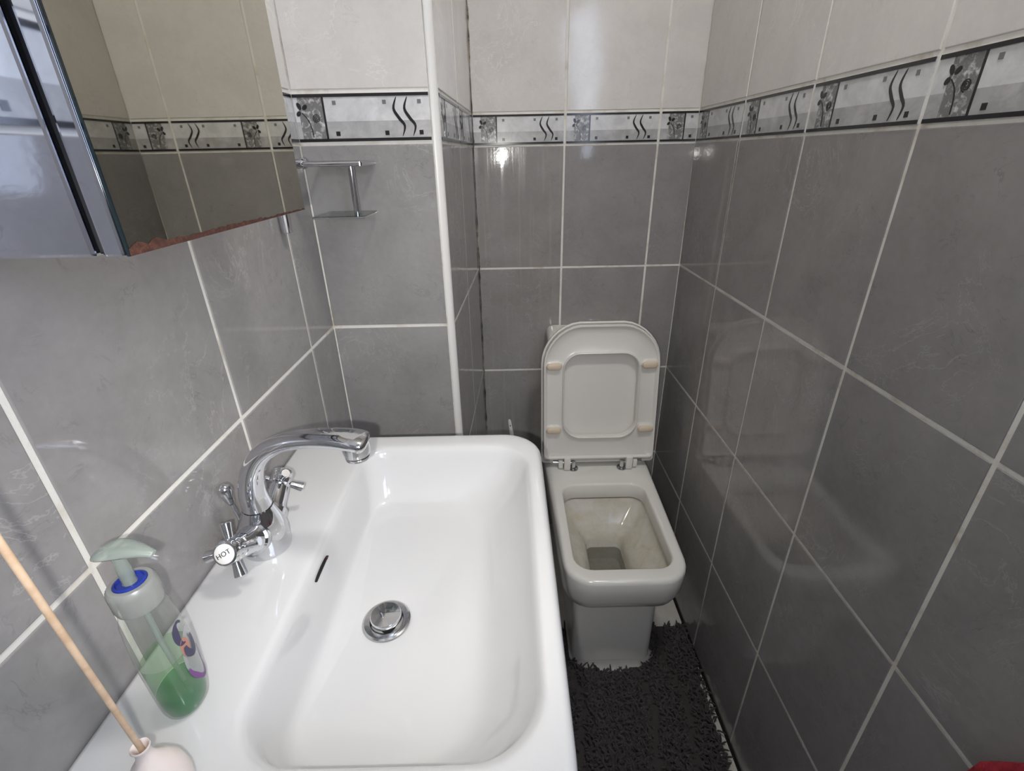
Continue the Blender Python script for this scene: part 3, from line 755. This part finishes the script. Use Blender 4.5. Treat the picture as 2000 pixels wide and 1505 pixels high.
for sx in (-1, 1):                                                # hinges
    hg = bpy.data.objects.new('hinge', None); C.objects.link(hg); hg.parent = to; hg.empty_display_size = .02
    hx = sx*.0755
    bm = bmesh.new(); lathe(bm, [(.0155, .4002), (.0160, .4020), (.0150, .4040), (.0072, .4048), (.0066, .414), (.0068, .424), (.0060, .429), (.002, .4310)], 22, Matrix.Translation((hx, .140, 0))); obj('post', bm, M['chrome'], hg, 45)
    bm = bmesh.new(); tube(bm, [(hx-sx*.004, .142, .4205), (hx+sx*.062, .150, .4205)], .0055, 14); obj('pin', bm, M['chrome2'], hg, 60)
    a, b = sorted((hx+sx*.010, hx+sx*.030)); obj('seat_knuckle', box(bmesh.new(), a, b, .1265, .150, .4040, .4460, .003), M['seat'], hg, 30)
    a, b = sorted((hx+sx*.0325, hx+sx*.0465)); obj('lid_knuckle', box(bmesh.new(), a, b, .1335, .156, .4065, .4330, .003), M['seat'], hg, 30)

# ------------------------------------------------------------------ toilet brush
tb = thing('toilet_brush_holder', (.008, 1.345, 0), 'white plastic toilet brush holder behind the basin, beside the toilet', 'brush holder')
bm = bmesh.new(); lathe(bm, [(.050, .0005), (.052, .004), (.047, .02), (.045, .10), (.046, .118), (.0435, .118), (.042, .10), (.042, .012)], 28); obj('cup', bm, M['seat'], tb, 45)
br = thing('toilet_brush', (.008, 1.345, .014), 'white plastic toilet brush whose flat handle rises behind the basin', 'brush')
bm = bmesh.new(); loops = []
for z, hw, th, dx in ((.09, .006, .006, 0), (.2, .007, .006, 0), (.32, .0075, .0055, -.001), (.40, .0078, .005, -.003), (.45, .0072, .0045, -.007), (.490, .0060, .004, -.0115), (.503, .0052, .0036, -.0130), (.508, .003, .002, -.0135)):
    loops.append([(dx+hw*math.cos(2*PI*i/14), th*math.sin(2*PI*i/14), z) for i in range(14)])
loft(bm, loops); hn = obj('handle', bm, M['seat'], br, 50)
bm = bmesh.new(); lathe(bm, [(.002, -.0043), (.0022, 0), (.002, .0043)], 10, Matrix.Translation((-.011, 0, .487)) @ Matrix.Rotation(PI/2, 4, 'X')); obj('hanging_hole', bm, M['dark'], hn)
bm = bmesh.new(); lathe(bm, [(.012, .002), (.030, .01), (.034, .04), (.03, .07), (.008, .092)], 20); obj('bristles', bm, M['trim'], br, 50)

# ------------------------------------------------------------------ shaggy pedestal mat
mt = thing('bath_mat', (.23, .62, 0), 'dark grey shaggy mat on the floor around the toilet foot', 'mat')
MO = Vector((.23, .62, 0))
mx0, my0, my1 = -.05, .22, .985
def mx1(y): return .482+.024*min(1, max(0, (y-.55)/.35))
def in_mat(x, y, g=0):
    if not (mx0+g < x < mx1(y)-g and my0+g < y < my1-g): return False
    # cut-out for the toilet foot
    hw = .114 if y > .883 else (.104*max(0, 1-((.883-y)/.036)**2)**.7 if y > .847 else 0)
    return not (y > .847-g and abs(x-.266) < hw+g)
bm = bmesh.new()
step = .0125; nx_, ny_ = int((.51-mx0)/step)+1, int((my1-my0)/step)+1
grid = {}
for i in range(nx_):
    for j in range(ny_):
        x, y = mx0+(i+.5)*step, my0+(j+.5)*step
        if in_mat(x, y, .008):
            vs4 = []
            for a, b in ((0, 0), (1, 0), (1, 1), (0, 1)):
                k = (i+a, j+b)
                if k not in grid:
                    grid[k] = bm.verts.new((min(mx0+k[0]*step, XR-.004)-MO.x, my0+k[1]*step-MO.y, .006))
                vs4.append(grid[k])
            bm.faces.new(vs4)
ext = bmesh.ops.extrude_face_region(bm, geom=list(bm.faces))
for v in ext['geom']:
    if isinstance(v, bmesh.types.BMVert): v.co.z = .0006
bmesh.ops.recalc_face_normals(bm, faces=bm.faces)
obj('backing', bm, M['mat_back'], mt)
verts, faces = [], []
rr = random.Random(3)
sp_ = .0070; y = my0
def bands(x, y):   # worn flat bands running the length of the mat
    d = min(abs(x-(.335-.10*(.9-y)*.0)), abs(x-.425), abs(x-.155), abs(x-.02))
    return max(0, min(1, 1.6*(1-d/.017)))
while y < my1:
    x = mx0
    while x < .505:
        px, py = x+rr.uniform(-.003, .003), y+rr.uniform(-.003, .003)
        if in_mat(px, py, .001):
            fl_ = bands(px+.012*math.sin(py*23), py)
            if rr.random() > fl_*.93:
                a = rr.uniform(0, 2*PI); ln = rr.uniform(.014, .027)*(1-.55*fl_); lean_ = rr.uniform(.35, 1.15); r0 = rr.uniform(.0019, .0030)
                dx, dy = math.cos(a), math.sin(a); base = len(verts)
                if abs(px+dx*ln-.266) < .1125 and py+dy*ln > .881: dx, dy = -dx, -dy
                if abs(px+dx*ln-.266) < .1125 and py+dy*ln > .881: ln *= .3
                for k, s in enumerate((0, .4, .8, 1)):
                    bend = lean_*(.4+.6*s)
                    cx = px+dx*ln*s*math.sin(bend); cy = py+dy*ln*s*math.sin(bend); cz = .0055+ln*s*math.cos(bend)*.9
                    cx = min(cx, XR-.003)
                    rad_ = r0*(1, 1.1, .95, .25)[k]
                    for q_ in range(5):
                        b = 2*PI*q_/5
                        ex = -dy*math.cos(b); ey = dx*math.cos(b); ez = math.sin(b)*math.sin(bend)
                        ex += -dx*math.sin(b)*math.cos(bend); ey += -dy*math.sin(b)*math.cos(bend)
                        verts.append((min(cx+ex*rad_, XR-.001)-MO.x, cy+ey*rad_-MO.y, max(cz+ez*rad_, .004)))
                for k in range(3):
                    for q_ in range(5):
                        faces.append((base+k*5+q_, base+k*5+(q_+1) % 5, base+k*5+5+(q_+1) % 5, base+k*5+5+q_))
        x += sp_
    y += sp_
me = bpy.data.meshes.new('pile'); me.from_pydata(verts, [], faces); me.materials.append(M['shag'])
me.polygons.foreach_set('use_smooth', [True]*len(me.polygons))
po = bpy.data.objects.new('pile', me); C.objects.link(po); po.parent = mt; po['kind'] = 'stuff'

# ------------------------------------------------------------------ red towel on a hook (only its corner is in the picture)
hk = thing('robe_hook', (XR, .16, .86), 'small chrome hook on the tiled wall holding a red towel', 'hook')
bm = bmesh.new(); lathe(bm, [(.016, .0005), (.016, .005), (.006, .007), (.005, .012)], 20, frame_to((0, 0, 0), (-1, 0, 0))); obj('plate', bm, M['chrome'], hk, 40)
bm = bmesh.new(); tube(bm, [(-.010, 0, 0), (-.026, 0, -.004), (-.034, 0, .004), (-.035, 0, .014)], [.004, .004, .004, .005], 12); obj('peg', bm, M['chrome'], hk, 60)
bm = bmesh.new(); loops = []
for i in range(22):
    s = i/21; z = .868-s*.50; hw = .006+.118*min(1, s/.30)**.75; th = .006+.030*min(1, s/.2); lp = []
    for k in range(48):
        a = 2*PI*k/48; f_ = 1+.16*math.sin(5*a+1.2)*min(1, s*4)+.08*math.sin(9*a+s*3)
        xx = -.0235+th*.55*math.cos(a)*f_; yy = hw*math.sin(a)*(1+.05*math.sin(7*a))
        lp.append((min(XR+xx, XR-.0035), .16+yy, z-.02*abs(math.sin(a))*min(1, s*3)))
    loops.append(lp)
loft(bm, loops)
tag(obj('towel', bm, M['red'], None, 180), 'red cloth towel hanging from a chrome hook on the grey tiles', 'towel')
